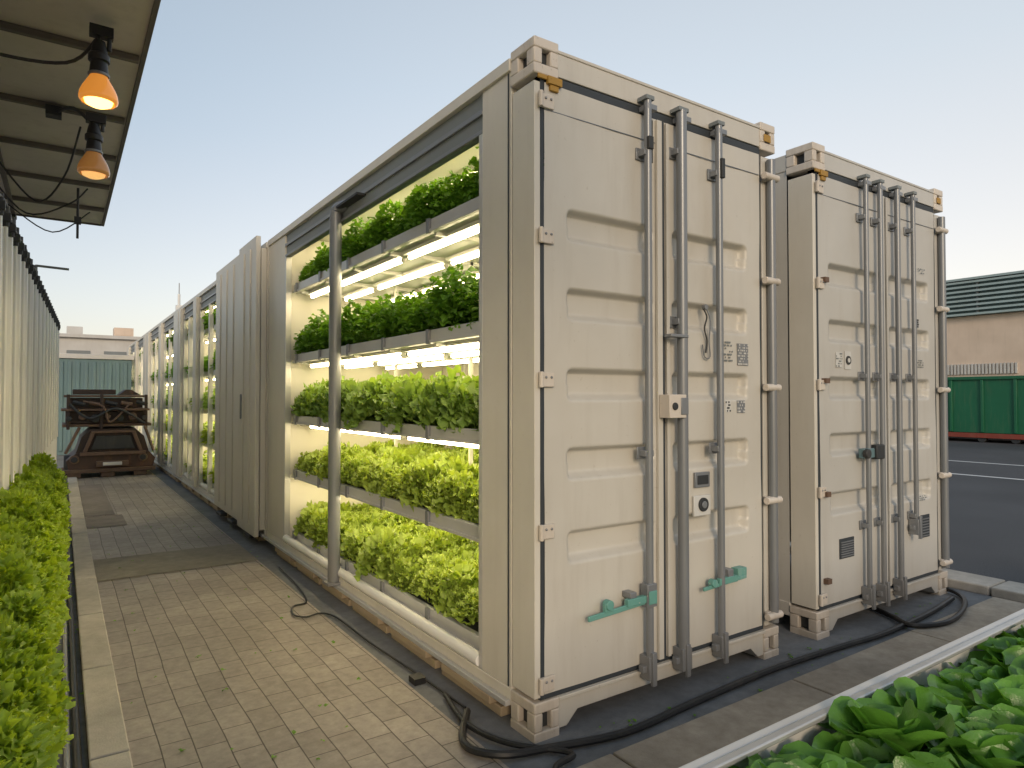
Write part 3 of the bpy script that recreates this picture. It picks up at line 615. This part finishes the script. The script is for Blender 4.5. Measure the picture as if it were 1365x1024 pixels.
b.cyl((X0+.05,Y0-.02,.45),(X0+.25,Y0-.02,.9),.025,'rust2',8); b.cyl((X1-.05,Y0-.02,.45),(X1-.2,Y0-.02,.9),.025,'rust2',8)
b.build('stacked_frames',P,.010)
P=empty('teal_cargo_container'); b=MB(); b.box(-.6,1.5,19.6,24,0,2.38,'tealbox'); b.box(-.65,1.55,19.55,24,2.38,2.50,'offwhite')
for i in range(12): b.box(-.55+i*.17,-.47+i*.17,19.57,19.6,.1,2.3,'tealbox')
b.build('shell',P,.01)
P=empty('flat_roof_building'); b=MB(); b.box(-8,4.5,40,55,0,4.45,'offwhite'); b.box(-8.1,4.6,39.8,55,4.45,4.62,'offwhite'); b.build('walls',P)
b=MB(); b.box(.2,.9,41,42,4.62,5.1,'offwhite'); b.box(2.3,3.2,41,42,4.62,5.15,'bldg'); b.box(2.35,3.1,40.98,41,4.75,5.05,'bldg')
for i in range(5): b.box(-3+i*1.6,-2+i*1.6,39.95,40,2.6,3.8,'greybeam')
b.build('rooftop_units',P)

# ------------------------------------------------------------ right background
P=empty('warehouse_building'); b=MB(); b.box(27,45,-12,60,0,4.35,'bldg')
b.build('walls',P,.02)
b=MB()
yy=8.9
while yy<13: b.box(26.93,26.999,yy,yy+.06,2.25,2.62,'offwhite'); yy+=.11
for q in range(9): b.box(26.97,26.999,-10+q*7.5,-9.96+q*7.5,0,4.3,'greybeam')
b.build('vent_louvres',P,0)
b=MB()
b.box(26.95,45,-12,60,4.351,5.62,'roof')
for i in range(8): b.box(26.74,26.949,-12,60,4.36+i*.165,4.43+i*.165,'roofslat',None)
for q in range(25): b.box(26.85,26.949,-11+q*3,-10.94+q*3,4.352,5.6,'greybeam')
b.box(26.70,45,-12.1,60.1,5.621,5.70,'roofslat')
b.build('louvred_facade',P,0)
P=empty('green_skip_container'); b=MB(); b.box(24,25.8,5.2,12.5,.30,2.0,'green'); b.box(23.93,25.87,5.1,12.6,1.98,2.08,'green'); b.box(23.96,25.8,5.2,12.5,.14,.29,'redbase')
for i in range(9): b.box(23.94,23.999,5.3+i*.88,5.38+i*.88,.32,1.97,'green')
b.build('shell',P,.01)
b=MB()
for yy in (6.5,8.0,8.9,11.5): b.cyl((24.0,yy,.12),(24.2,yy,.12),.12,'dark',14)
b.build('wheels',P,.01)

# ------------------------------------------------------------ light, sky, camera
az=Vector((-.45,-.89,0)).normalized(); el=R(20)
w=bpy.data.worlds.new('World'); scene.world=w; w.use_nodes=True; nt=w.node_tree; bg=nt.nodes['Background']
sky=nt.nodes.new('ShaderNodeTexSky'); sky.sky_type='NISHITA'; sky.sun_disc=False; sky.sun_rotation=math.atan2(az.x,az.y)
sky.altitude=0; sky.air_density=1.0; sky.dust_density=1.5; sky.ozone_density=1.0
sky.sun_elevation=el
nt.links.new(sky.outputs[0],bg.inputs[0]); bg.inputs[1].default_value=.07
tc=N(nt,'ShaderNodeTexCoord'); sp=N(nt,'ShaderNodeSeparateXYZ'); nt.links.new(tc.outputs['Generated'],sp.inputs[0])
ra=ramp(nt,sp.outputs[2],[(0,(.50,.40,.33)),(.12,(.45,.41,.37)),(.35,(.29,.345,.38)),(1,(.21,.27,.33))])
rb=ramp(nt,sp.outputs[2],[(0,(.86,.66,.51)),(.15,(.76,.66,.56)),(.42,(.57,.59,.58)),(1,(.34,.39,.44))])
dt=N(nt,'ShaderNodeVectorMath',operation='DOT_PRODUCT'); nt.links.new(tc.outputs['Generated'],dt.inputs[0]); dt.inputs[1].default_value=(.97,.24,0)
mr=N(nt,'ShaderNodeMapRange',interpolation_type='SMOOTHSTEP'); mr.inputs[1].default_value=-.1; mr.inputs[2].default_value=.95; nt.links.new(dt.outputs['Value'],mr.inputs[0])
hz=mix(nt,mr.outputs[0],ra.outputs[0],rb.outputs[0])
bg2=N(nt,'ShaderNodeBackground'); nt.links.new(hz,bg2.inputs[0]); bg2.inputs[1].default_value=1.0
ads=N(nt,'ShaderNodeAddShader'); nt.links.new(bg.outputs[0],ads.inputs[0]); nt.links.new(bg2.outputs[0],ads.inputs[1]); nt.links.new(ads.outputs[0],nt.nodes['World Output'].inputs[0])
L=bpy.data.lights.new('sun','SUN'); L.energy=1.3; L.angle=R(14); L.color=(1,.79,.56); so=bpy.data.objects.new('sun',L); scene.collection.objects.link(so)
sd=Vector((az.x*math.cos(el),az.y*math.cos(el),math.sin(el))); so.rotation_euler=sd.to_track_quat('Z','Y').to_euler()
cam=bpy.data.cameras.new('camera'); co=bpy.data.objects.new('camera',cam); scene.collection.objects.link(co); scene.camera=co
cam.sensor_width=36; cam.lens=36*881/1365; cam.clip_end=2000; cam.clip_start=.05
co.location=(0,0,1.416); fw=Vector((.5635,.826,math.tan(R(1.17)))); co.rotation_euler=fw.to_track_quat('-Z','Y').to_euler()
scene.view_settings.view_transform='Standard'; scene.view_settings.look='None'; scene.view_settings.exposure=0
